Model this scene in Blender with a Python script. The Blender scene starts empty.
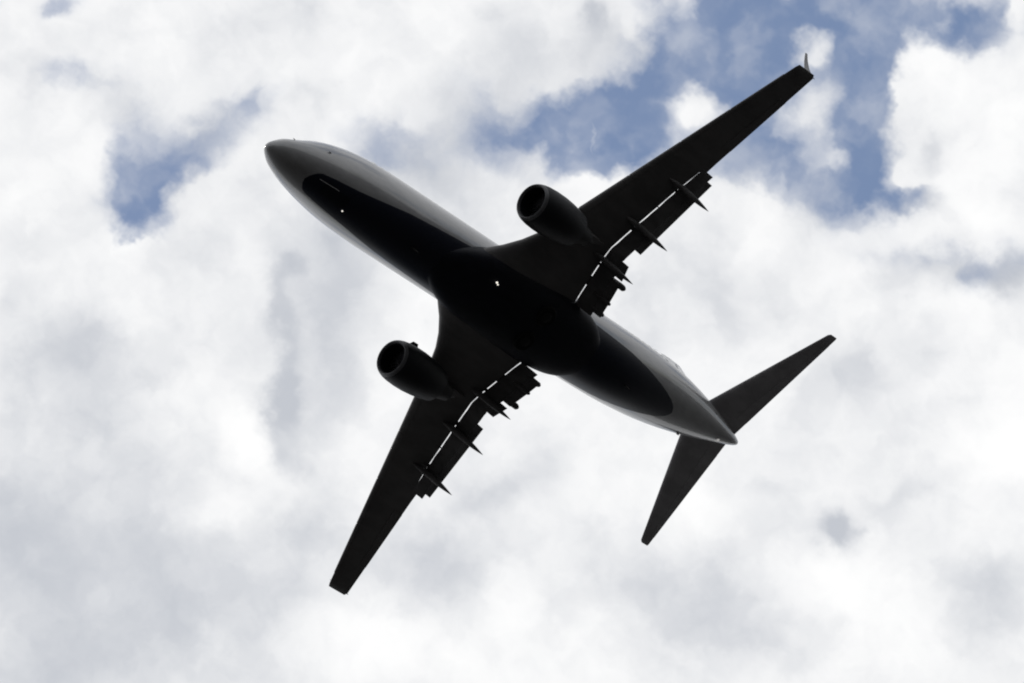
import bpy, bmesh, math
from mathutils import Vector, Matrix

# ------------------------------------------------------------------ scene, camera, sky, sun
scene = bpy.context.scene
col = scene.collection
scene.render.resolution_x, scene.render.resolution_y = 1024, 683
scene.view_settings.view_transform = 'Standard'
scene.view_settings.look = 'None'
scene.view_settings.gamma = 1.0
scene.view_settings.exposure = 0.0
scene.view_settings.use_curve_mapping = False

# The airliner flies level, nose towards -X; the photographer stands on the ground ahead of it.
EYE = 1.7
AIR = Vector((177.805, 47.1146, 206.7781 + EYE))          # nose reference point of the aircraft
RIGHT = Vector((0.613821, -0.660214, -0.43283))
DOWN = Vector((0.397142, 0.732085, -0.553471))
FWD = Vector((0.682277, 0.167837, 0.711568))
cam_d = bpy.data.cameras.new('camera')
cam = bpy.data.objects.new('camera', cam_d)
col.objects.link(cam)
m3 = Matrix((RIGHT, -DOWN, -FWD)).transposed()
cam.matrix_world = Matrix.Translation((0, 0, EYE)) @ m3.to_4x4()
cam_d.sensor_width = 36.0
cam_d.lens = 6042.8 / 1024 * 36.0
cam_d.clip_start = 0.1
cam_d.clip_end = 20000
scene.camera = cam

SUN = Vector((0.10, 0.40, 0.91)).normalized()             # towards the sun: high, veiled by the cloud
sun_d = bpy.data.lights.new('sun', 'SUN')
sun_d.energy = 0.8
sun_d.angle = math.radians(10)
sun_d.color = (1.0, 0.95, 0.88)
sun = bpy.data.objects.new('sun', sun_d)
col.objects.link(sun)
sun.rotation_euler = SUN.to_track_quat('Z', 'Y').to_euler()
sun.location = (0, 0, 600)

world = bpy.data.worlds.new('World')
scene.world = world
world.use_nodes = True
wn, wl = world.node_tree.nodes, world.node_tree.links
for n in list(wn):
    wn.remove(n)


def sock(link_tree, a, b):
    link_tree.new(a, b)


class NT:
    """small helper to write node graphs as expressions"""
    def __init__(self, tree):
        self.t = tree

    def node(self, kind, **kw):
        n = self.t.nodes.new(kind)
        for k, v in kw.items():
            setattr(n, k, v)
        return n

    def put(self, s, v):
        if isinstance(v, bpy.types.NodeSocket):
            self.t.links.new(v, s)
        else:
            s.default_value = v

    def math(self, op, a, b=None, c=None, clamp=False):
        n = self.node('ShaderNodeMath', operation=op, use_clamp=clamp)
        self.put(n.inputs[0], a)
        if b is not None:
            self.put(n.inputs[1], b)
        if c is not None:
            self.put(n.inputs[2], c)
        return n.outputs[0]

    def vmath(self, op, a, b=None):
        n = self.node('ShaderNodeVectorMath', operation=op)
        self.put(n.inputs[0], a)
        if b is not None:
            if op == 'SCALE':
                self.put(n.inputs['Scale'], b)
            else:
                self.put(n.inputs[1], b)
        return n.outputs['Value'] if op in ('DOT_PRODUCT', 'LENGTH') else n.outputs['Vector']

    def noise(self, vec, scale, detail=4.0, rough=0.5, distort=0.0, out='Fac'):
        n = self.node('ShaderNodeTexNoise')
        self.put(n.inputs['Vector'], vec)
        n.inputs['Scale'].default_value = scale
        n.inputs['Detail'].default_value = detail
        n.inputs['Roughness'].default_value = rough
        n.inputs['Distortion'].default_value = distort
        return n.outputs[out]

    def smooth(self, v, lo, hi, a=0.0, b=1.0):
        n = self.node('ShaderNodeMapRange', interpolation_type='SMOOTHSTEP')
        self.put(n.inputs['Value'], v)
        n.inputs['From Min'].default_value = lo
        n.inputs['From Max'].default_value = hi
        n.inputs['To Min'].default_value = a
        n.inputs['To Max'].default_value = b
        return n.outputs['Result']

    def mix(self, f, a, b):
        n = self.node('ShaderNodeMix', data_type='RGBA')
        self.put(n.inputs[0], f)
        self.put(n.inputs[6], a)
        self.put(n.inputs[7], b)
        return n.outputs[2]

    def combine(self, x, y, z=0.0):
        n = self.node('ShaderNodeCombineXYZ')
        for i, v in enumerate((x, y, z)):
            self.put(n.inputs[i], v)
        return n.outputs[0]


W = NT(world.node_tree)
direction = W.node('ShaderNodeTexCoord').outputs['Generated']
K = 60.428                                                 # one unit of cloud pattern = 0.95 degrees of sky
# directions on a plane of the sky around the hole in the clouds (fixed in the world)
dn = W.math('MAXIMUM', W.vmath('DOT_PRODUCT', direction, tuple(FWD)), 0.05)
su = W.math('MULTIPLY', W.math('DIVIDE', W.vmath('DOT_PRODUCT', direction, tuple(RIGHT)), dn), K)
sv = W.math('MULTIPLY', W.math('DIVIDE', W.vmath('DOT_PRODUCT', direction, tuple(DOWN)), dn), K)
sky_uv = W.combine(W.math('ADD', su, 5.12), W.math('ADD', sv, 3.415), 0.0)
sky_n = W.vmath('SCALE', direction, K)

w1 = W.noise(sky_n, 0.9, 1.0, 0.5, out='Color')
w2 = W.noise(sky_n, 3.2, 3.0, 0.55, out='Color')
half = (0.5, 0.5, 0.5)
warp = W.vmath('ADD', W.vmath('SCALE', W.vmath('SUBTRACT', w1, half), 0.35),
               W.vmath('SCALE', W.vmath('SUBTRACT', w2, half), 0.40))

def quad(uv):
    """second order terms of a sky position, for elliptical masses of cloud"""
    sp = W.node('ShaderNodeSeparateXYZ')
    W.put(sp.inputs[0], uv)
    u, v = sp.outputs[0], sp.outputs[1]
    return (W.combine(W.math('MULTIPLY', u, u), W.math('MULTIPLY', u, v), W.math('MULTIPLY', v, v)), W.combine(u, v, 1.0))




uv_h = quad(W.vmath('ADD', sky_uv, warp))
uv_g = quad(W.vmath('ADD', sky_uv, W.vmath('SCALE', warp, 0.9)))


def blobs(uv2, items, start=0.0):
    acc = start
    for x, y, rx, ry, ang, amp in items:
        x, y, rx, ry, a = x / 100, y / 100, rx / 100, ry / 100, math.radians(ang)
        c, s_ = math.cos(a), math.sin(a)
        A = c * c / rx ** 2 + s_ * s_ / ry ** 2
        B = 2 * c * s_ * (1 / rx ** 2 - 1 / ry ** 2)
        C = s_ * s_ / rx ** 2 + c * c / ry ** 2
        r2 = W.math('ADD', W.vmath('DOT_PRODUCT', uv2[0], (A, B, C)),
                    W.vmath('DOT_PRODUCT', uv2[1], (-2 * A * x - B * y, -2 * C * y - B * x, A * x * x + B * x * y + C * y * y)))
        g = W.math('POWER', 0.36788, r2)
        acc = W.math('MULTIPLY_ADD', g, amp, acc)
    return acc


# gaps in the cloud where blue shows, and puffs of cloud drifting in them (hundredths of a sky unit)
GAPS = [
    (136, 198, 36, 42, 12, 1.7), (170, 170, 34, 30, 0, 0.3), (212, 138, 66, 26, -35, 0.44), (150, 128, 54, 30, 30, 0.4),
    (62, 78, 34, 16, 0, 0.34), (112, 84, 36, 11, 15, 0.34), (60, 2, 22, 12, 0, 0.5), (258, 98, 28, 16, -20, 0.2),
    (568, 126, 66, 40, -10, 1.1), (634, 122, 62, 48, 0, 1.2), (600, 160, 56, 26, 10, 0.9), (668, 52, 34, 60, 25, 0.95),
    (498, 136, 52, 26, -15, 0.6), (382, 143, 56, 24, 20, 0.3), (430, 168, 54, 24, 25, 0.27),
    (728, 45, 54, 60, 10, 1.15), (812, 14, 116, 38, 0, 1.25), (868, 45, 40, 58, 0, 1.15), (872, 118, 34, 72, 6, 1.25),
    (846, 186, 52, 34, -20, 1.05), (762, 162, 72, 34, -20, 1.05), (775, 95, 76, 50, -30, 1.0), (978, 26, 56, 26, -10, 0.95),
    (930, 4, 36, 16, 0, 0.6), (590, 78, 80, 26, -20, 0.28), (470, 100, 60, 24, 20, 0.15), (690, 78, 40, 42, 0, 0.6),
    (1000, 272, 60, 24, 8, 0.5), (920, 262, 56, 16, 0, 0.3), (908, 194, 32, 12, -15, 0.45), (936, 146, 12, 32, 25, 0.38),
]
PUFFS = [
    (690, 14, 20, 26, 20, -1.1), (758, 42, 16, 12, 0, -0.6), (776, 0, 18, 9, 0, -0.9), (820, 47, 26, 18, 0, -0.85), (808, 58, 16, 10, 0, -0.3),
    (790, 64, 20, 12, 0, -0.4), (694, 104, 28, 30, 20, -1.6), (796, 116, 38, 24, -30, -0.8), (838, 156, 24, 17, -20, -0.7),
    (584, 136, 6.0, 24, -4, -1.25), (628, 143, 8, 6, 30, -0.5), (528, 148, 10, 12, 0, -0.4),
    (905, 50, 16, 38, 0, -0.8), (926, 105, 32, 50, 0, -1.1), (918, 166, 34, 16, -15, -0.5), (942, 14, 14, 16, 0, -0.5),
    (1018, 12, 14, 20, 0, -0.6), (575, 74, 70, 22, -10, -0.5), (592, 190, 70, 14, -10, -0.5), (720, 210, 70, 24, 0, -0.75),
    (130, 256, 60, 14, 0, -0.5), (204, 196, 44, 20, -20, -0.6), (74, 150, 32, 40, 0, -0.5),
]
hole = blobs(uv_h, PUFFS, blobs(uv_h, GAPS, 0.0))
sky_w = W.vmath('ADD', sky_n, W.vmath('SCALE', warp, 1.1))          # billows, drawn out by the wind
f_mid = W.noise(sky_w, 1.8, 4.0, 0.5)
# broad gaps elsewhere in the sky
f_broad = W.noise(sky_n, 0.11, 1.0, 0.5)
away = W.smooth(W.vmath('LENGTH', W.vmath('SUBTRACT', sky_uv, (5.12, 3.4, 0))), 6.8, 9.5)
hole = W.math('ADD', hole, W.math('MULTIPLY', W.smooth(f_broad, 0.52, 0.66), away))
edge = W.smooth(hole, 0.0, 0.35)
hole = W.math('ADD', hole, W.math('MULTIPLY', W.math('MULTIPLY', W.math('SUBTRACT', f_mid, 0.5), 1.5), edge))
clear = W.math('ADD', W.smooth(hole, 0.02, 0.60, 0.0, 0.42), W.smooth(hole, 0.35, 1.15, 0.0, 0.58))
# thin veils drifting across the blue
veil_v = W.vmath('MULTIPLY', W.vmath('ADD', sky_w, (7.3, 2.1, 4.4)), (1.0, 1.0, 1.0))
veil = W.smooth(W.noise(veil_v, 1.2, 3.0, 0.5), 0.38, 0.80, 0.0, 0.46)
clear = W.math('MULTIPLY', clear, W.math('SUBTRACT', 1.0, veil))

# thickness of the cloud deck: the thick middles are grey from below
GREYS = [
    (20, 525, 50, 60, -20, 0.5), (85, 400, 80, 90, 20, 0.5), (130, 560, 150, 80, 0, 0.44), (90, 670, 190, 80, 0, 0.5),
    (230, 590, 80, 50, 0, 0.25), (285, 402, 13, 44, 0, 0.85), (276, 305, 10, 60, -8, 0.5), (286, 265, 12, 10, 0, 0.45),
    (335, 300, 44, 66, 10, 0.6), (330, 240, 12, 16, 20, 0.3), (330, 380, 50, 50, 0, 0.35), (290, 465, 14, 18, 0, 0.45),
    (300, 530, 36, 24, 0, 0.3), (10, 300, 20, 40, 0, 0.35), (40, 240, 50, 20, 0, 0.2), (60, 345, 60, 30, 0, 0.25),
    (838, 531, 20, 16, 0, 1.25), (990, 275, 60, 18, 6, 0.7), (205, 138, 50, 22, -35, 0.5), (130, 110, 40, 24, 20, 0.3), (445, 565, 46, 36, -30, 0.4), (505, 492, 44, 16, -20, 0.3), (600, 570, 60, 50, 0, 0.22),
    (690, 600, 56, 56, 0, 0.5), (1000, 592, 44, 36, -30, 0.42), (905, 495, 44, 14, -20, 0.25), (850, 375, 40, 30, 0, 0.3),
    (720, 300, 60, 40, 0, 0.36), (950, 270, 80, 20, 0, 0.3), (700, 250, 40, 30, 0, 0.22), (480, 62, 34, 26, 0, 0.2),
    (497, 20, 14, 10, 0, 0.22), (594, 16, 8, 16, 0, 0.6), (575, 55, 70, 28, 0, 0.36), (450, 125, 60, 40, 0, 0.36), (400, 165, 50, 26, 20, 0.4),
    (240, 28, 26, 18, 0, 0.2), (310, 85, 26, 18, 0, 0.25), (920, 195, 26, 12, -20, 0.45), (938, 145, 12, 26, 20, 0.5),
    (450, 200, 60, 30, 20, 0.3), (150, 35, 60, 30, 0, 0.12), (760, 640, 60, 40, 0, 0.2), (560, 460, 40, 30, 0, 0.2),
]
BRIGHTS = [(250, 440, 30, 36, 0, -0.6), (205, 515, 40, 20, 0, -0.35), (370, 640, 80, 40, 0, -0.5), (960, 200, 60, 60, 0, -0.35), (700, 500, 50, 40, 0, -0.4),
           (850, 580, 60, 30, 0, -0.4), (990, 450, 60, 50, 0, -0.35), (170, 330, 40, 60, 0, -0.2), (920, 620, 60, 50, 0, -0.2)]
grey = blobs(uv_g, BRIGHTS, blobs(uv_g, GREYS, 0.10))
# relief of the billows: thickness here against thickness a little nearer the sun
toward = tuple(SUN - FWD * SUN.dot(FWD))
f_sun = W.noise(W.vmath('ADD', sky_w, tuple(0.6 * c for c in toward)), 1.8, 3.0, 0.5)
relief = W.math('SUBTRACT', f_sun, f_mid)
g_low = W.noise(sky_w, 0.6, 3.0, 0.5)
grey = W.math('MULTIPLY_ADD', W.math('SUBTRACT', g_low, 0.5), 1.05, grey)
grey = W.math('MULTIPLY_ADD', W.math('SUBTRACT', f_mid, 0.5), 0.32, grey)
grey = W.math('MULTIPLY_ADD', relief, 0.75, grey)
grey = W.math('MULTIPLY_ADD', W.smooth(hole, -0.1, 0.5), 0.08, grey)
grey = W.smooth(grey, -0.4, 1.1)

STRENGTH = 0.105
sky = W.node('ShaderNodeTexSky', sky_type='NISHITA')
sky.sun_disc = False
sky.sun_elevation = math.asin(SUN.z)
sky.sun_rotation = math.atan2(SUN.x, SUN.y)
sky.altitude = 0
sky.air_density = 1.0
sky.dust_density = 0.6
blue = W.mix(0.05, sky.outputs['Color'], (0.75 / STRENGTH * 0.9, 0.76 / STRENGTH * 0.9, 0.78 / STRENGTH * 0.9, 1))
white_c = (1.01 / STRENGTH, 1.01 / STRENGTH, 1.01 / STRENGTH, 1)
grey_c = (0.555 / STRENGTH, 0.58 / STRENGTH, 0.63 / STRENGTH, 1)
cloud = W.mix(grey, white_c, grey_c)
final = W.mix(clear, cloud, blue)
bg = W.node('ShaderNodeBackground')
W.put(bg.inputs['Color'], final)
bg.inputs['Strength'].default_value = STRENGTH
out = W.node('ShaderNodeOutputWorld')
W.put(out.inputs['Surface'], bg.outputs[0])

scene.cycles.use_denoising = True
scene.cycles.filter_width = 2.0                            # a long lens on a moving target is never razor sharp


# ------------------------------------------------------------------ materials
def material(name, base, rough=0.4, coat=0.0, metallic=0.0, vary=0.12, scale=3.0, bump=0.0, emit=None, spec=0.5):
    m = bpy.data.materials.new(name)
    m.use_nodes = True
    t = NT(m.node_tree)
    b = m.node_tree.nodes['Principled BSDF']
    co = t.node('ShaderNodeTexCoord').outputs['Object']
    n = t.noise(t.vmath('MULTIPLY', co, (0.45, 1, 1)), scale, 5.0, 0.6)
    dark = tuple(c * (1 - vary) for c in base) + (1,)
    lite = tuple(min(1, c * (1 + vary)) for c in base) + (1,)
    t.put(b.inputs['Base Color'], t.mix(t.smooth(n, 0.3, 0.7), dark, lite))
    t.put(b.inputs['Roughness'], t.math('MULTIPLY_ADD', n, 0.2, max(0.02, rough - 0.1)))
    b.inputs['Metallic'].default_value = metallic
    b.inputs['Specular IOR Level'].default_value = spec
    b.inputs['Coat Weight'].default_value = coat
    b.inputs['Coat Roughness'].default_value = 0.08
    if bump:
        bn = t.node('ShaderNodeBump')
        bn.inputs['Strength'].default_value = bump
        bn.inputs['Distance'].default_value = 0.02
        t.put(bn.inputs['Height'], n)
        t.put(b.inputs['Normal'], bn.outputs[0])
    if emit:
        b.inputs['Emission Color'].default_value = emit[0] + (1,)
        b.inputs['Emission Strength'].default_value = emit[1]
    return m


M = {}
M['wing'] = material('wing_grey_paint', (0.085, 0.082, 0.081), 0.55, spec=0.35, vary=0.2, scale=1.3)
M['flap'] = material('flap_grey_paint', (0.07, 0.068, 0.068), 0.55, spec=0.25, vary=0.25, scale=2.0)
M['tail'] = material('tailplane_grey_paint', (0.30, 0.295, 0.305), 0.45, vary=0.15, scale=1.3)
M['white'] = material('white_gloss_paint', (0.5, 0.5, 0.51), 0.35, coat=0.4, vary=0.06, scale=1.5)
M['winglet'] = material('winglet_grey_paint', (0.13, 0.13, 0.135), 0.5, vary=0.05, scale=0.8)
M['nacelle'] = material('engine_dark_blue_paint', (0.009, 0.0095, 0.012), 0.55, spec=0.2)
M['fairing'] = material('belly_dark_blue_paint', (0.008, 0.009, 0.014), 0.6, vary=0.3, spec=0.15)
M['lip'] = material('inlet_painted_metal', (0.05, 0.05, 0.054), 0.5)
M['dark'] = material('dark_metal', (0.012, 0.012, 0.012), 0.6, spec=0.2)
M['fan'] = material('fan_titanium', (0.05, 0.05, 0.055), 0.45, metallic=0.8)
M['tyre'] = material('tyre_rubber', (0.010, 0.010, 0.010), 0.85, spec=0.15)
M['hub'] = material('wheel_hub_metal', (0.011, 0.011, 0.011), 0.7, spec=0.2)
M['glass'] = material('cockpit_glass', (0.02, 0.022, 0.026), 0.1, coat=0.5)
M['lamp'] = material('landing_lamp_lens', (0.9, 0.9, 0.85), 0.2, emit=((1.0, 0.95, 0.85), 1.1))
M['beacon'] = material('beacon_lens', (0.6, 0.6, 0.6), 0.2, emit=((1.0, 0.95, 0.9), 0.55))
M['tail_glow'] = material('tail_glint_glow', (0.6, 0.6, 0.6), 0.3, emit=((1.0, 0.98, 0.95), 0.28))  # not a lamp: faint emission imitating a glint on the tail cone
M['edge'] = material('pale_glint_strip', (0.5, 0.5, 0.5), 0.4)  # pale colour of the painted glint beside the nose gear doors

# fuselage: white flanks over a dark blue belly with rounded ends
m = bpy.data.materials.new('fuselage_paint')
m.use_nodes = True
t = NT(m.node_tree)
b = m.node_tree.nodes['Principled BSDF']
co = t.node('ShaderNodeTexCoord').outputs['Object']
sx = t.node('ShaderNodeSeparateXYZ')
t.put(sx.inputs[0], co)
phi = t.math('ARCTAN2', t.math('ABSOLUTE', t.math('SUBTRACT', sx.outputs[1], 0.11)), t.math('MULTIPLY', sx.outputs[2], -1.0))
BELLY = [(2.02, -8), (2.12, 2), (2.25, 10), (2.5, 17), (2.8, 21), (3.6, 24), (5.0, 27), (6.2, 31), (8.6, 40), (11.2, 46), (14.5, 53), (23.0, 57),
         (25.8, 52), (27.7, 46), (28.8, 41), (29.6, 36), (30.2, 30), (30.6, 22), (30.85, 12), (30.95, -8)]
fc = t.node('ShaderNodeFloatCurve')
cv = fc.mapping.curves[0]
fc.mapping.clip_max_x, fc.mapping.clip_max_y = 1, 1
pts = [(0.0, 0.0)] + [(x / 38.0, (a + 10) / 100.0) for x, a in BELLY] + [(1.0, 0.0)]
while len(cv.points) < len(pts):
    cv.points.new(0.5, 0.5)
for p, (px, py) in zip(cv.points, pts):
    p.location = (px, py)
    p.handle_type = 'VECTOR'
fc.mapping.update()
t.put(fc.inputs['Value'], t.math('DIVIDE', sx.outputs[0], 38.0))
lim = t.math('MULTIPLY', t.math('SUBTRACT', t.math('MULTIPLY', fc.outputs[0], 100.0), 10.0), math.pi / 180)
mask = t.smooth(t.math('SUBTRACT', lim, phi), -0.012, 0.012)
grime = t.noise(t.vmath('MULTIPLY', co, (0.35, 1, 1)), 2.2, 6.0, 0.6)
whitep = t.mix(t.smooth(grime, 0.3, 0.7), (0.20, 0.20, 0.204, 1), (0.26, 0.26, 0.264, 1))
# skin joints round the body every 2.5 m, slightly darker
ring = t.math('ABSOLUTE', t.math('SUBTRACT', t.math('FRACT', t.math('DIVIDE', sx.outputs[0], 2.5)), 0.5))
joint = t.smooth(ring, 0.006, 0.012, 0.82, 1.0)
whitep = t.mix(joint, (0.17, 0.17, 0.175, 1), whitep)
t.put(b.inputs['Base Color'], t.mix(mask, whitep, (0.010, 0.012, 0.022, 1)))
b.inputs['Roughness'].default_value = 0.36
t.put(b.inputs['Coat Weight'], t.math('MULTIPLY_ADD', mask, -0.65, 0.65))
b.inputs['Coat Roughness'].default_value = 0.06
t.put(b.inputs['Specular IOR Level'], t.math('MULTIPLY_ADD', mask, -0.35, 0.5))
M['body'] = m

# ------------------------------------------------------------------ mesh helpers


def link(name, bm, mat, parent=None, smooth=True, sharp=35):
    bmesh.ops.remove_doubles(bm, verts=bm.verts, dist=1e-5)
    bmesh.ops.recalc_face_normals(bm, faces=bm.faces)
    me = bpy.data.meshes.new(name)
    bm.to_mesh(me)
    bm.free()
    if smooth:
        me.shade_smooth()
        me.set_sharp_from_angle(angle=math.radians(sharp))
    me.materials.append(mat)
    o = bpy.data.objects.new(name, me)
    col.objects.link(o)
    if parent:
        o.parent = parent
    return o


def loft(rings, cap=(True, True), closed=True, bm=None):
    bm = bm or bmesh.new()
    vr = [[bm.verts.new(p) for p in r] for r in rings]
    n = len(rings[0])
    for a, c in zip(vr, vr[1:]):
        for i in range(n if closed else n - 1):
            j = (i + 1) % n
            bm.faces.new((a[i], a[j], c[j], c[i]))
    if cap[0]:
        bm.faces.new(vr[0])
    if cap[1]:
        bm.faces.new(vr[-1][::-1])
    return bm


def interp(tab, x):
    if x <= tab[0][0]:
        return tab[0][1:]
    for a, c in zip(tab, tab[1:]):
        if x <= c[0]:
            f = (x - a[0]) / (c[0] - a[0])
            return tuple(p + (q - p) * f for p, q in zip(a[1:], c[1:]))
    return tab[-1][1:]


def hermite(tab, x):
    """smooth interpolation through a table (monotone enough for body lines)"""
    if x <= tab[0][0]:
        return tab[0][1:]
    if x >= tab[-1][0]:
        return tab[-1][1:]
    for i in range(len(tab) - 1):
        if tab[i][0] <= x <= tab[i + 1][0]:
            break
    a, c = tab[i], tab[i + 1]
    h = c[0] - a[0]
    f = (x - a[0]) / h
    res = []
    for k in range(1, len(a)):
        def slope(j):
            if j == 0:
                return (tab[1][k] - tab[0][k]) / (tab[1][0] - tab[0][0])
            if j == len(tab) - 1:
                return (tab[j][k] - tab[j - 1][k]) / (tab[j][0] - tab[j - 1][0])
            s0 = (tab[j][k] - tab[j - 1][k]) / (tab[j][0] - tab[j - 1][0])
            s1 = (tab[j + 1][k] - tab[j][k]) / (tab[j + 1][0] - tab[j][0])
            if s0 * s1 <= 0:
                return 0.0
            return 2 * s0 * s1 / (s0 + s1)
        m0, m1 = slope(i) * h, slope(i + 1) * h
        f2, f3 = f * f, f * f * f
        res.append((2 * f3 - 3 * f2 + 1) * a[k] + (f3 - 2 * f2 + f) * m0 + (-2 * f3 + 3 * f2) * c[k] + (f3 - f2) * m1)
    return tuple(res)


def canoe(path, n=14, squash=1.15):
    """spindle along a list of (x, y, z, radius)"""
    rings = []
    for x, y, z, r in path:
        rings.append([(x, y + r * math.cos(2 * math.pi * i / n), z + squash * r * math.sin(2 * math.pi * i / n)) for i in range(n)])
    return loft(rings)


def lathe(profile, axis_y=0.0, axis_z=0.0, n=48, zs=1.0):
    """profile of (x, r) turned about an x-parallel axis; zs flattens the lower half"""
    rings = []
    for x, r in profile:
        ring = []
        for i in range(n):
            a = 2 * math.pi * i / n
            c, s_ = math.cos(a), math.sin(a)
            ring.append((x, axis_y + r * c, axis_z + r * s_ * (zs if s_ < 0 else 1.0)))
        rings.append(ring)
    return loft(rings, cap=(False, False))


def blade(bm, pts, thick, axis=1):
    """flat plate of thickness `thick` across `axis`, outline pts"""
    a, c = [], []
    for p in pts:
        p = list(p)
        q = list(p)
        p[axis] -= thick / 2
        q[axis] += thick / 2
        a.append(tuple(p))
        c.append(tuple(q))
    return loft([a, c], bm=bm)


# ------------------------------------------------------------------ ground
bm = bmesh.new()
ringr = [0, 20, 60, 150, 400, 1000, 2500, 6000, 9000]
nseg = 64
prev = [bm.verts.new((0, 0, 0))]
for r in ringr[1:]:
    cur = [bm.verts.new((r * math.cos(2 * math.pi * i / nseg), r * math.sin(2 * math.pi * i / nseg), 0)) for i in range(nseg)]
    for i in range(nseg):
        j = (i + 1) % nseg
        if len(prev) == 1:
            bm.faces.new((prev[0], cur[i], cur[j]))
        else:
            bm.faces.new((prev[i], cur[i], cur[j], prev[j]))
    prev = cur
gm = material('dark_grass', (0.018, 0.0168, 0.0165), 0.95, vary=0.4, scale=0.05)
g = link('ground', bm, gm, smooth=False)
g['kind'] = 'structure'

# ------------------------------------------------------------------ the airliner
plane = bpy.data.objects.new('passenger_airplane', None)
col.objects.link(plane)
plane.location = AIR
plane['label'] = 'twin engine passenger jet with dark belly and lowered flaps flying overhead against bright clouds'
plane['category'] = 'airplane'

# --- fuselage: x, half width, top, bottom
BODY = [(-0.22, 0.015, -0.90, -0.93), (-0.19, 0.10, -0.80, -1.01), (-0.12, 0.19, -0.70, -1.09), (0.0, 0.30, -0.58, -1.17), (0.3, 0.50, -0.36, -1.32), (0.7, 0.71, -0.10, -1.46),
        (1.2, 0.89, 0.10, -1.58), (1.9, 1.10, 0.42, -1.70), (2.6, 1.27, 0.84, -1.80), (3.4, 1.44, 1.26, -1.87), (4.4, 1.61, 1.62, -1.94), (5.5, 1.75, 1.86, -1.98),
        (6.8, 1.84, 2.0, -2.0), (8.5, 1.88, 2.0, -2.01), (20, 1.88, 2.0, -2.01), (23.5, 1.88, 2.0, -2.0), (25.0, 1.87, 2.0, -1.95), (26.5, 1.85, 1.98, -1.80),
        (28, 1.80, 1.95, -1.54), (30, 1.68, 1.88, -1.12), (32, 1.45, 1.78, -0.64), (34, 1.10, 1.65, -0.15), (35.5, 0.76, 1.53, 0.22), (36.8, 0.43, 1.41, 0.55),
        (37.4, 0.25, 1.32, 0.73), (37.65, 0.15, 1.25, 0.85)]


def body_at(x):
    return hermite(BODY, x)


def body_ring(x, n=64, grow=0.0):
    w, top, bot = body_at(x)
    w += grow
    top += grow
    bot -= grow
    zc = bot + (top - bot) * 0.52
    return [(x, w * math.cos(a), zc + ((top - zc) if math.sin(a) >= 0 else (zc - bot)) * math.sin(a)) for a in (2 * math.pi * i / n for i in range(n))]


xs = [-0.22, -0.21, -0.19, -0.16, -0.12, -0.06, 0.0, 0.12, 0.3, 0.5, 0.7, 0.9, 1.2, 1.6, 1.9, 2.3, 2.6, 3.0, 3.4, 3.9, 4.4, 5.0, 5.5, 6.2, 6.8] + \
     [8 + 1.25 * i for i in range(13)] + [24.2, 25, 25.7, 26.5, 27.2, 28, 29, 30, 31, 32, 33, 34, 34.8, 35.5, 36.2, 36.8, 37.1, 37.4, 37.55, 37.65]
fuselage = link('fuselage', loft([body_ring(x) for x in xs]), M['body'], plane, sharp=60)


def skin_point(x, ang):
    """point and outward normal on the body at angle ang (deg, 0 = starboard, 90 = top, -90 = belly)"""
    w, top, bot = body_at(x)
    zc = bot + (top - bot) * 0.52
    a = math.radians(ang)
    h = (top - zc) if math.sin(a) >= 0 else (zc - bot)
    p = Vector((x, w * math.cos(a), zc + h * math.sin(a)))
    nrm = Vector((0, math.cos(a) / w, math.sin(a) / h)).normalized()
    return p, nrm


def skin_patch(x0, x1, a0, a1, lift=0.006, nx=6, na=6, bm=None):
    bm = bm or bmesh.new()
    rows = []
    for i in range(nx + 1):
        row = []
        for j in range(na + 1):
            p, nn = skin_point(x0 + (x1 - x0) * i / nx, a0 + (a1 - a0) * j / na)
            row.append(bm.verts.new(p + nn * lift))
        rows.append(row)
    fs = []
    for r, s_ in zip(rows, rows[1:]):
        for j in range(na):
            fs.append(bm.faces.new((r[j], r[j + 1], s_[j + 1], s_[j])))
    bmesh.ops.solidify(bm, geom=fs, thickness=0.004)
    return bm


# cockpit panes
for side in (0, 1):
    for (x0, x1, a0, a1) in ((1.75, 2.35, 46, 84), (2.05, 2.75, 30, 44), (2.65, 3.2, 29, 43)):
        if side:
            a0, a1 = 180 - a1, 180 - a0
        link('cockpit_window', skin_patch(x0, x1, a0, a1), M['glass'], fuselage)
# cabin windows along both flanks share one mesh per flank
for side in (0, 1):
    first = None
    for k in range(46):
        x = 6.9 + 0.51 * k
        if first is None:
            a0, a1 = (17, 26) if side == 0 else (155, 164)
            first = link('cabin_window', skin_patch(7.9, 8.12, a0, a1, lift=0.004, nx=2, na=2), M['glass'], fuselage)
            first.location = (x - 8.0, 0, 0)
        else:
            c = first.copy()
            col.objects.link(c)
            c.parent = fuselage
            c.location = (x - 8.0, 0, 0)

# exhaust of the auxiliary power unit in the tail cone
link('exhaust_pipe', lathe([(37.6, 0.11), (37.72, 0.11), (37.72, 0.07), (37.55, 0.07)], 0, 1.05, 20), M['dark'], fuselage)

# --- nose gear doors and a pale strip that paints the glint along their edge
for s_ in (-1, 1):
    a0, a1 = (-90, -79) if s_ > 0 else (-101, -90)
    d_ = link('nose_gear_door', skin_patch(3.2, 4.9, a0 + (0.5 if s_ > 0 else 0), a1 - (0.5 if s_ < 0 else 0), lift=0.012), M['fairing'], fuselage)
link('door_glint', skin_patch(2.75, 4.05, -102.5, -101.2, lift=0.03), M['edge'], fuselage)
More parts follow.
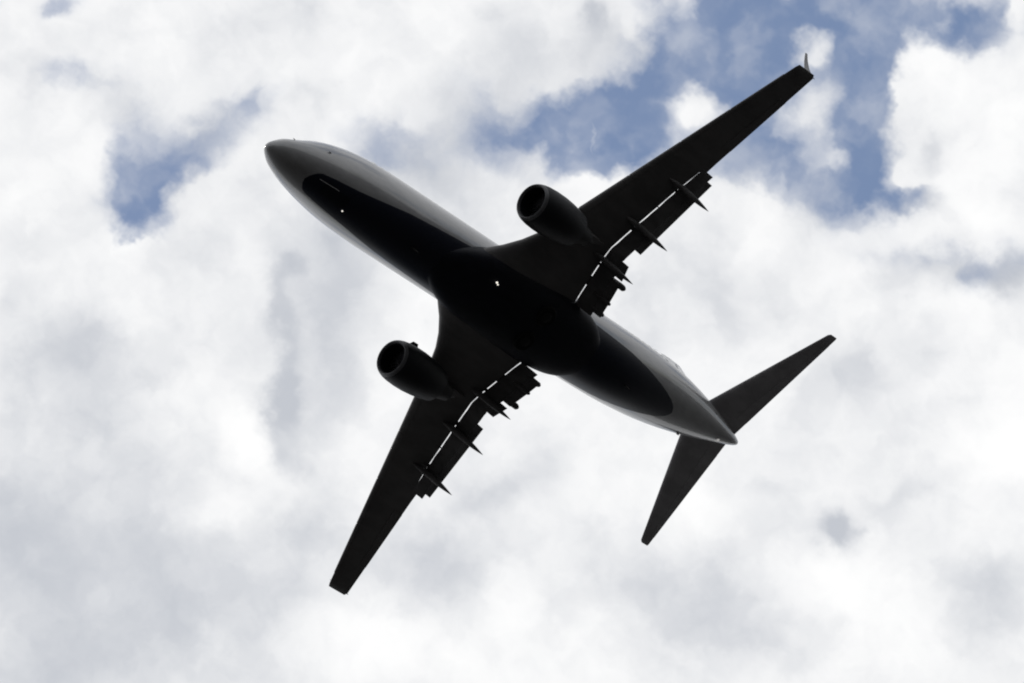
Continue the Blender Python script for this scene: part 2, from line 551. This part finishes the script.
# --- blade aerials and drains
for x, ang, h, c_ in ((9.6, -90, 0.3, 0.4), (26.2, -90, 0.28, 0.35), (32.9, -40, 0.07, 0.3)):
    p, nn = skin_point(x, ang)
    bm = bmesh.new()
    tn = Vector((0, -nn.z, nn.y)) * 0.02
    base0, base1 = p - nn * 0.05, p + nn * h
    o1 = [base0 + Vector((0, 0, 0)), base0 + Vector((c_, 0, 0)), base1 + Vector((c_ * 0.95, 0, 0)), base1 + Vector((c_ * 0.45, 0, 0))]
    loft([[tuple(v - tn) for v in o1], [tuple(v + tn) for v in o1]], bm=bm)
    link('blade_antenna' if x < 30 else 'drain_mast', bm, M['white'] if x > 30 else M['dark'], fuselage)
for x, ang in ((1.25, 158), (3.1, 196)):
    p, nn = skin_point(x, ang)
    bm = bmesh.new()
    q = p + nn * 0.04
    loft([[tuple(p + Vector((dx, 0, dz))) for dx, dz in ((0, -.02), (.1, -.02), (.1, .02), (0, .02))],
          [tuple(q + Vector((dx - .12, 0, dz))) for dx, dz in ((0, -.02), (.14, -.02), (.14, .02), (0, .02))]], bm=bm)
    link('pitot_probe', bm, M['dark'], fuselage)


def lamp(name, pos, r, mat, parent, nrm=Vector((0, 0, -1))):
    bm = bmesh.new()
    bmesh.ops.create_uvsphere(bm, u_segments=14, v_segments=8, radius=r)
    for v in bm.verts:
        v.co = Vector((v.co.x * 1.3, v.co.y, v.co.z * 0.7)) + Vector(pos)
    return link(name, bm, mat, parent)


# --- belly fairing round the wing root: x, half width, centre z, half height
FAIR = [(11.3, 0.6, -1.60, 0.38), (12.2, 1.05, -1.50, 0.56), (13.2, 1.45, -1.36, 0.76), (14.4, 1.78, -1.20, 0.98), (15.5, 1.97, -1.1, 1.10), (17.5, 2.03, -1.1, 1.15),
        (19.5, 2.03, -1.1, 1.13), (20.8, 1.98, -1.12, 1.06), (21.8, 1.86, -1.16, 0.95), (22.6, 1.62, -1.25, 0.80), (23.2, 1.2, -1.4, 0.60)]


def fair_ring(x, n=44):
    w, zc, h = hermite(FAIR, x)
    r = []
    for i in range(n):
        a = 2 * math.pi * i / n
        c, s_ = math.cos(a), math.sin(a)
        e = 0.8
        r.append((x, w * math.copysign(abs(c) ** e, c), zc + h * math.copysign(abs(s_) ** e, s_)))
    return r


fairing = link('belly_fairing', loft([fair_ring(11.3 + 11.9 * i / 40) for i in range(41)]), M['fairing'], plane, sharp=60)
# main wheels lie flush in open wells
for s_ in (-1, 1):
    bm = bmesh.new()
    prof = [(0.0, -0.14), (0.16, -0.16), (0.30, -0.17), (0.36, -0.14), (0.50, -0.16), (0.555, -0.10), (0.565, 0.0), (0.5, 0.12)]
    rings = [[(18.9 + r * math.cos(2 * math.pi * i / 36), s_ * 0.78 + r * math.sin(2 * math.pi * i / 36), -2.13 + z) for i in range(36)] for r, z in prof[1:]]
    wl_ = link('main_wheel', loft(rings), M['tyre'], fairing)
    hubm = bmesh.new()
    loft([[(18.9 + r * math.cos(2 * math.pi * i / 24), s_ * 0.78 + r * math.sin(2 * math.pi * i / 24), z) for i in range(24)] for r, z in ((0.27, -2.25), (0.27, -2.31), (0.2, -2.33), (0.08, -2.33))], bm=hubm)
    link('hubcap', hubm, M['hub'], fairing)
lamp('landing_light', (15.05, -0.86, -2.2), 0.052, M['lamp'], fairing)
lamp('landing_light', (15.17, -0.80, -2.21), 0.038, M['lamp'], fairing)
lamp('beacon', (19.0, -1.02, -2.24), 0.05, M['beacon'], fairing)
lamp('tail_glint', (35.9, 0.24, 0.345), 0.075, M['tail_glow'], fuselage)  # glowing beads added as a glint on the tail cone skin
lamp('tail_glint', (35.78, 0.33, 0.40), 0.045, M['tail_glow'], fuselage)
lamp('taxi_light', (4.97, 0.38, -1.95), 0.036, M['lamp'], fuselage)

# --- wings
Z0, SL = -1.25, (1.05 + 1.25) / (17.1 - 1.88)


def zw(y):
    return Z0 + SL * (y - 1.88)


LE = [(1.0, 13.05), (1.4, 13.55), (1.8, 14.05), (2.3, 14.72), (3.0, 15.48), (3.7, 16.07), (4.5, 16.56), (6.0, 17.38), (17.08, 23.24)]
TE = [(1.0, 21.75), (2.0, 21.6), (5.2, 21.5), (10.62, 22.62), (17.08, 24.63)]
SLIT = [(1.0, 20.75), (1.95, 20.68), (3.3, 20.55), (4.4, 20.47), (5.1, 20.50), (6.3, 20.87), (8.94, 21.72), (10.45, 22.32), (10.62, 22.40)]
THK = [(1.0, 0.148), (5, 0.125), (10, 0.112), (17.08, 0.10)]


def wing_x(tab, y):
    return interp(tab, y)[0]


def half_thick(y, x):
    le, te = wing_x(LE, y), wing_x(TE, y)
    c = te - le
    u = min(1.0, max(0.0, (x - le) / c))
    tc = interp(THK, y)[0]
    return c * 5 * tc * (0.2969 * math.sqrt(u) - 0.126 * u - 0.3516 * u * u + 0.2843 * u ** 3 - 0.1030 * u ** 4)


def wing_ring(y, s_, xl=None, xu=None, x0=None):
    le, te = wing_x(LE, y), wing_x(TE, y)
    xl = te if xl is None else xl
    xu = te if xu is None else xu
    n = 18
    r = []
    for i in range(n + 1):
        f = 0.5 - 0.5 * math.cos(math.pi * i / n * 0.5) if i < 0 else (i / n) ** 1.8
        x = le + (xu - le) * f
        r.append((x, s_ * y, zw(y) + 1.1 * half_thick(y, x)))
    for i in range(n, 0, -1):
        f = (i / n) ** 1.8
        x = le + (xl - le) * f
        r.append((x, s_ * y, zw(y) - 0.9 * half_thick(y, x) - (0.006 if i == n else 0)))
    return r


def cut_ring(y, s_):
    a = wing_x(SLIT, y) - 0.07          # where the cove edge appears from the ground
    xl = a
    for _ in range(4):
        xl = a - 0.95 * 0.9 * half_thick(y, xl)
    xu = a
    for _ in range(4):
        xu = a + 0.95 * 1.1 * half_thick(y, xu) - 0.02
    return wing_ring(y, s_, xl, min(xu, wing_x(TE, y)))


def element(stations, s_, n=10):
    """flap element: stations of (y, nose x, nose drop, tail x, tail drop, thickness); drops are below the wing plane"""
    rings = []
    for y, xn, hn, xt, ht, tk in stations:
        zn, zt = zw(y) - hn, zw(y) - ht
        dx, dz = xt - xn, zt - zn
        L_ = math.hypot(dx, dz)
        ux, uz = dx / L_, dz / L_
        nx, nz = -uz, ux
        up, lo = [], []
        for i in range(n + 1):
            f = (i / n) ** 1.6
            h = tk * 2.6 * (math.sqrt(f) - f) * 0.75 + 0.008
            up.append((xn + ux * L_ * f + nx * h * 0.7, s_ * y, zn + uz * L_ * f + nz * h * 0.7))
            lo.append((xn + ux * L_ * f - nx * h * 0.45, s_ * y, zn + uz * L_ * f - nz * h * 0.45))
        rings.append(up + lo[:0:-1])
    return loft(rings)


for s_ in (-1, 1):
    ys_in = [1.0, 1.4, 1.8, 2.05, 2.3, 2.65, 3.0, 3.35, 3.7, 4.1, 4.5, 5.1, 5.6, 6.3, 7.2, 8.1, 8.94, 9.7, 10.36]
    bm = loft([cut_ring(y, s_) for y in ys_in], cap=(True, True))
    ys_out = [10.365, 11.2, 12.2, 13.4, 14.6, 15.8, 16.6, 16.9, 17.08]
    rings = [wing_ring(y, s_) for y in ys_out]
    # rounded tip
    le, te = wing_x(LE, 17.08), wing_x(TE, 17.08)
    tip = [(le + 0.16 + (p[0] - le) * 0.86, s_ * 17.26, zw(17.26) + (p[2] - zw(17.08)) * 0.3 + 0.03) for p in rings[-1]]
    loft(rings + [tip], bm=bm)
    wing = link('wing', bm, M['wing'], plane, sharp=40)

    # leading edge slat, just proud of the outer wing
    def slat_ring(y, ext=0.05):
        le = wing_x(LE, y)
        c = wing_x(TE, y) - le
        dep = 0.13 * c
        r = []
        for i in range(9, -1, -1):
            x = le + dep * (i / 9) ** 1.8
            r.append((x - ext * 0.4, s_ * y, zw(y) + 1.1 * half_thick(y, x) + 0.012))
        for i in range(1, 7):
            x = le + dep * 0.62 * (i / 6) ** 1.8
            r.append((x - ext * 0.4, s_ * y, zw(y) - 0.9 * half_thick(y, x) - 0.012))
        return r
    for ya, yb in ((5.75, 8.3), (8.36, 11.0), (11.06, 13.6), (13.66, 16.45)):
        link('slat', loft([slat_ring(ya + (yb - ya) * k / 4) for k in range(5)]), M['wing'], wing)

    # aileron panel line: its own thin skin under the outer trailing edge
    def ail_ring(y, d):
        te = wing_x(TE, y)
        le = wing_x(LE, y)
        x0 = te - 0.26 * (te - le)
        return [(x0, s_ * y, zw(y) - 0.9 * half_thick(y, x0) - 0.012), (te + 0.004, s_ * y, zw(y) - 0.020),
                (te + 0.004, s_ * y, zw(y) + 0.018), (x0, s_ * y, zw(y) + 1.1 * half_thick(y, x0) + 0.012)]
    link('aileron', loft([ail_ring(12.0 + 3.4 * k / 6, 0) for k in range(7)]), M['wing'], wing)

    # ---- flaps, drooped about 30 degrees
    def slit(y):
        return wing_x(SLIT, y)

    def te_out(y):          # apparent trailing edge and drop
        return 22.30 + (y - 5.83) * 0.243, 0.83 - (y - 5.83) * 0.052

    def flap_st(y, f0, f1, tk, lift=0.0):
        hn = 0.17
        xn = slit(y) + 0.022 * math.sin(5.3 * y + 0.7) * math.sin(2.1 * y) + (-0.025 if y < 9.0 else -0.07) - 0.95 * hn + 0.02
        if y >= 4.99:
            a, ht = te_out(y)
        else:
            a, ht = interp([(1.9, 22.62, 0.8), (3.0, 22.52, 0.8), (4.0, 22.38, 0.82), (5.1, 22.08, 0.83)], y)
        xt = a - 0.95 * ht
        return (y, xn + (xt - xn) * f0, hn + (ht - hn) * f0 ** 1.15 + lift, xn + (xt - xn) * f1, hn + (ht - hn) * f1 ** 1.15 + lift, tk)
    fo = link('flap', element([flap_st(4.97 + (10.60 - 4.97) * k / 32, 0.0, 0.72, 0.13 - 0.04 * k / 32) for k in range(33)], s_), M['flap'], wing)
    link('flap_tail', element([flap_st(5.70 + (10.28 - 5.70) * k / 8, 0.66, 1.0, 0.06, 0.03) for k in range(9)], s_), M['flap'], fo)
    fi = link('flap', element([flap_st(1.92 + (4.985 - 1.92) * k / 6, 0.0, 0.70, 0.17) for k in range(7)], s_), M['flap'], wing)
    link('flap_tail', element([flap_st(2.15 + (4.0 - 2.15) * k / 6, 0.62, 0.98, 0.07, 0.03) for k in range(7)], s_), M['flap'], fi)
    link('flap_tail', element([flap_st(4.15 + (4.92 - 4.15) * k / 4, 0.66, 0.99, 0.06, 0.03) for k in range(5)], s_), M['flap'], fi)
    # tracks that bridge the slot
    for y, w_ in ((3.2, 0.24), (4.12, 0.07), (9.02, 0.07), (7.9, 0.02), (6.38, 0.1)):
        x = slit(y)
        bm = loft([[(xx, s_ * (y - w_), zw(y) - 0.02 - d), (xx, s_ * (y + w_), zw(y) - 0.02 - d), (xx, s_ * (y + w_), zw(y) - 0.12 - d), (xx, s_ * (y - w_), zw(y) - 0.12 - d)]
                   for xx, d in ((x - 0.5, 0.0), (x - 0.1, 0.02), (x + 0.35, 0.12))])
        link('flap_track', bm, M['flap'], fi)
    # rollers and end fittings on the inner flap
    for y, a, h, r in ((3.88, 22.70, 0.62, 0.16), (2.92, 22.52, 0.78, 0.11), (2.30, 22.58, 0.7, 0.13)):
        x = a - 0.95 * h
        link('flap_roller', canoe([(x - 0.9, s_ * y, zw(y) - h + 0.35, 0.06), (x - 0.6, s_ * y, zw(y) - h + 0.22, r * 0.9), (x - 0.25, s_ * y, zw(y) - h + 0.08, r),
                                   (x - 0.05, s_ * y, zw(y) - h, r * 0.95), (x + 0.06, s_ * y, zw(y) - h, r * 0.6)]), M['flap'], fi)

    # ---- flap track fairings with drooped pointed tails
    for y, atip, htip, r in ((9.33, 24.23, 1.45, 0.155), (6.68, 23.57, 1.5, 0.165), (4.43, 23.03, 1.30, 0.16)):
        xs0 = slit(y)
        xt, zt = atip - 0.95 * htip, zw(y) - htip
        z_ = zw(y)
        path = [(xs0 - 1.15, s_ * y, z_ - 0.12, 0.03), (xs0 - 0.95, s_ * y, z_ - 0.17, 0.08), (xs0 - 0.7, s_ * y, z_ - 0.25, 0.12), (xs0 - 0.4, s_ * y, z_ - 0.34, r * 0.95),
                (xs0 - 0.05, s_ * y, z_ - 0.50, r)]
        x1, z1 = xs0 - 0.05, z_ - 0.50
        for f, rr in ((0.25, 0.95), (0.45, 0.8), (0.65, 0.58), (0.82, 0.36), (0.94, 0.16), (1.0, 0.05)):
            path.append((x1 + (xt - x1) * f, s_ * y, z1 + (zt - z1) * f, r * rr))
        link('flap_track_fairing', canoe(path, squash=1.5), M['flap'], wing)

    # ---- winglet
    xb = wing_x(LE, 17.1)
    def wl_ring(f, chord0, chord1, xa, xb_, n=8):
        yy = 17.13 + 0.14 * f + 0.32 * f * f
        zz = zw(17.1) + 2.15 * f + 0.02
        x0 = xa + (xb_ - xa) * f
        ch = chord0 + (chord1 - chord0) * (f ** 0.6)
        up, lo = [], []
        for i in range(n + 1):
            u = (i / n) ** 1.5
            tk = 0.10 * ch * 2.2 * (math.sqrt(u) - u) + 0.02
            up.append((x0 + ch * u, s_ * (yy + tk * 0.5), zz))
            lo.append((x0 + ch * u, s_ * (yy - tk * 0.5), zz))
        return up + lo[:0:-1]
    link('winglet', loft([wl_ring(f, 0.8, 0.17, xb + 0.72, xb + 1.95) for f in (0, 0.08, 0.2, 0.4, 0.6, 0.8, 1.0)]), M['winglet'], wing)
    lamp('navigation_light', (xb + 0.12, s_ * 17.02, zw(17.0) + 0.02), 0.05, M['glass'], wing)

    # ---- engine
    ey, ez, ex = s_ * 5.0, -2.07, 13.30
    nac = [(ex + 0.16, 0.955), (ex + 0.32, 1.0), (ex + 0.6, 1.045), (ex + 1.1, 1.075), (ex + 1.7, 1.07), (ex + 2.3, 1.02), (ex + 2.8, 0.95), (ex + 3.25, 0.85), (ex + 3.26, 0.83),
           (ex + 2.7, 0.86), (ex + 2.0, 0.88), (ex + 0.95, 0.78), (ex + 0.5, 0.765), (ex + 0.17, 0.775)]
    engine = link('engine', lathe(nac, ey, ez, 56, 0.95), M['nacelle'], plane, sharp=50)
    link('inlet_lip', lathe([(ex + 0.165, 0.776), (ex + 0.08, 0.795), (ex + 0.02, 0.825), (ex, 0.857), (ex + 0.02, 0.888), (ex + 0.08, 0.922), (ex + 0.165, 0.957)], ey, ez, 56, 0.95), M['lip'], engine)
    bm = bmesh.new()
    for k in range(24):
        a = 2 * math.pi * k / 24
        ca, sa = math.cos(a), math.sin(a)
        def pt(r, tng, x):
            return (x, ey + r * ca - tng * sa, ez + (r * sa + tng * ca) * (0.95 if r * sa < 0 else 1.0))
        loft([[pt(0.2, -0.04, ex + 0.82), pt(0.2, 0.03, ex + 0.97), pt(0.2, 0.04, ex + 0.97), pt(0.2, -0.03, ex + 0.82)],
              [pt(0.755, -0.10, ex + 0.80), pt(0.755, 0.09, ex + 0.94), pt(0.755, 0.10, ex + 0.94), pt(0.755, -0.09, ex + 0.80)]], bm=bm)
    link('fan', bm, M['fan'], engine, smooth=False)
    link('spinner', loft([[(ex + x, ey + r * math.cos(2 * math.pi * i / 28), ez + r * math.sin(2 * math.pi * i / 28)) for i in range(28)]
                          for x, r in ((0.50, 0.01), (0.56, 0.06), (0.68, 0.14), (0.82, 0.21), (0.98, 0.24), (1.05, 0.7), (1.06, 0.77))]), M['dark'], engine)
    link('exhaust_nozzle', lathe([(ex + 2.4, 0.66), (ex + 3.1, 0.62), (ex + 3.7, 0.52), (ex + 4.25, 0.41), (ex + 4.25, 0.38), (ex + 3.6, 0.40)], ey, ez, 40), M['dark'], engine)
    link('exhaust_plug', loft([[(ex + x, ey + r * math.cos(2 * math.pi * i / 24), ez + r * math.sin(2 * math.pi * i / 24)) for i in range(24)]
                               for x, r in ((3.5, 0.27), (4.1, 0.25), (4.5, 0.15), (4.8, 0.03))]), M['dark'], engine)
    # strut to the wing
    rings = []
    for x, w_, zt, zb in ((14.5, 0.05, -0.98, -1.2), (15.0, 0.17, -0.80, -1.3), (16.2, 0.22, -0.72, -1.35), (17.4, 0.22, -0.72, -1.5), (18.6, 0.17, -0.8, -1.45), (19.6, 0.06, -0.85, -1.15)):
        rings.append([(x, ey - w_, zb), (x, ey + w_, zb), (x, ey + w_, zt), (x, ey - w_, zt)])
    link('pylon', loft(rings), M['wing'], engine)
    # strake on the inboard shoulder
    bm = bmesh.new()
    a = math.radians(42)
    def sp(x, r):
        return Vector((x, ey - s_ * r * math.cos(a), ez + r * math.sin(a)))
    o1 = [sp(14.15, 1.02), sp(14.9, 1.02), sp(14.9, 1.36), sp(14.55, 1.36)]
    tv = Vector((0, s_ * math.sin(a), math.cos(a))) * 0.02
    loft([[tuple(v - tv) for v in o1], [tuple(v + tv) for v in o1]], bm=bm)
    link('strake', bm, M['nacelle'], engine)

# --- horizontal stabilisers
ZS0, SS = 0.95, (1.72 - 0.95) / (7.17 - 0.6)


def surf_ring(le, te, tc, place, n=14):
    c = te - le
    up, lo = [], []
    for i in range(n + 1):
        u = (i / n) ** 1.7
        h = c * 5 * tc * (0.2969 * math.sqrt(u) - 0.126 * u - 0.3516 * u * u + 0.2843 * u ** 3 - 0.1030 * u ** 4) + 0.004
        up.append(place(le + c * u, h))
        lo.append(place(le + c * u, -h))
    return up + lo[:0:-1]


for s_ in (-1, 1):
    def place(x, h, y=0):
        return (x, s_ * y, ZS0 + SS * (y - 0.6) + h)
    rings = []
    for y in (0.1, 1.3, 2.6, 4, 5.5, 6.8, 7.05):
        le = 34.40 + (y - 1.3) * 0.637
        te = 37.14 + (y - 0.46) * 0.238
        rings.append(surf_ring(le, te, 0.10, lambda x, h, y=y: place(x, h, y)))
    y = 7.15
    rings.append(surf_ring(38.22, 38.70, 0.05, lambda x, h: place(x, h, 7.15)))
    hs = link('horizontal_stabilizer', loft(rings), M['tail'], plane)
    rings = []
    for y in (1.1, 3, 5, 6.6):
        te = 37.14 + (y - 0.46) * 0.238
        le = 34.40 + (y - 1.3) * 0.637
        x0 = te - 0.3 * (te - le)
        th = 0.052 * (te - le) * 0.6
        rings.append([(x0, s_ * y, place(x0, -th - .01, y)[2]), (te + .004, s_ * y, place(te, -0.012, y)[2]), (te + .004, s_ * y, place(te, 0.012, y)[2]), (x0, s_ * y, place(x0, th + .01, y)[2])])
    link('elevator', loft(rings), M['tail'], hs)

# --- fin and rudder
def fin_le(z):
    return interp([(1.6, 28.4), (2.45, 31.3), (3.0, 32.2), (8.9, 37.4)], z)[0]


def fin_te(z):
    return 36.6 + (z - 1.6) * 0.30


rings = []
for z in (1.6, 2.0, 2.45, 3.0, 4.5, 6, 7.5, 8.5, 8.65):
    rings.append(surf_ring(fin_le(z), fin_te(z), 0.055 if z > 2.5 else 0.03, lambda x, h, z=z: (x, h, z)))
fin = link('vertical_stabilizer', loft(rings), M['white'], plane)
rings = []
for z in (2.6, 4.5, 6.5, 8.4):
    te, le = fin_te(z), fin_le(z)
    x0 = te - 0.3 * (te - le)
    th = 0.055 * (te - le) * 0.6 + 0.012
    rings.append([(x0, -th, z), (te + .004, -0.014, z), (te + .004, 0.014, z), (x0, th, z)])
link('rudder', loft(rings), M['white'], fin)
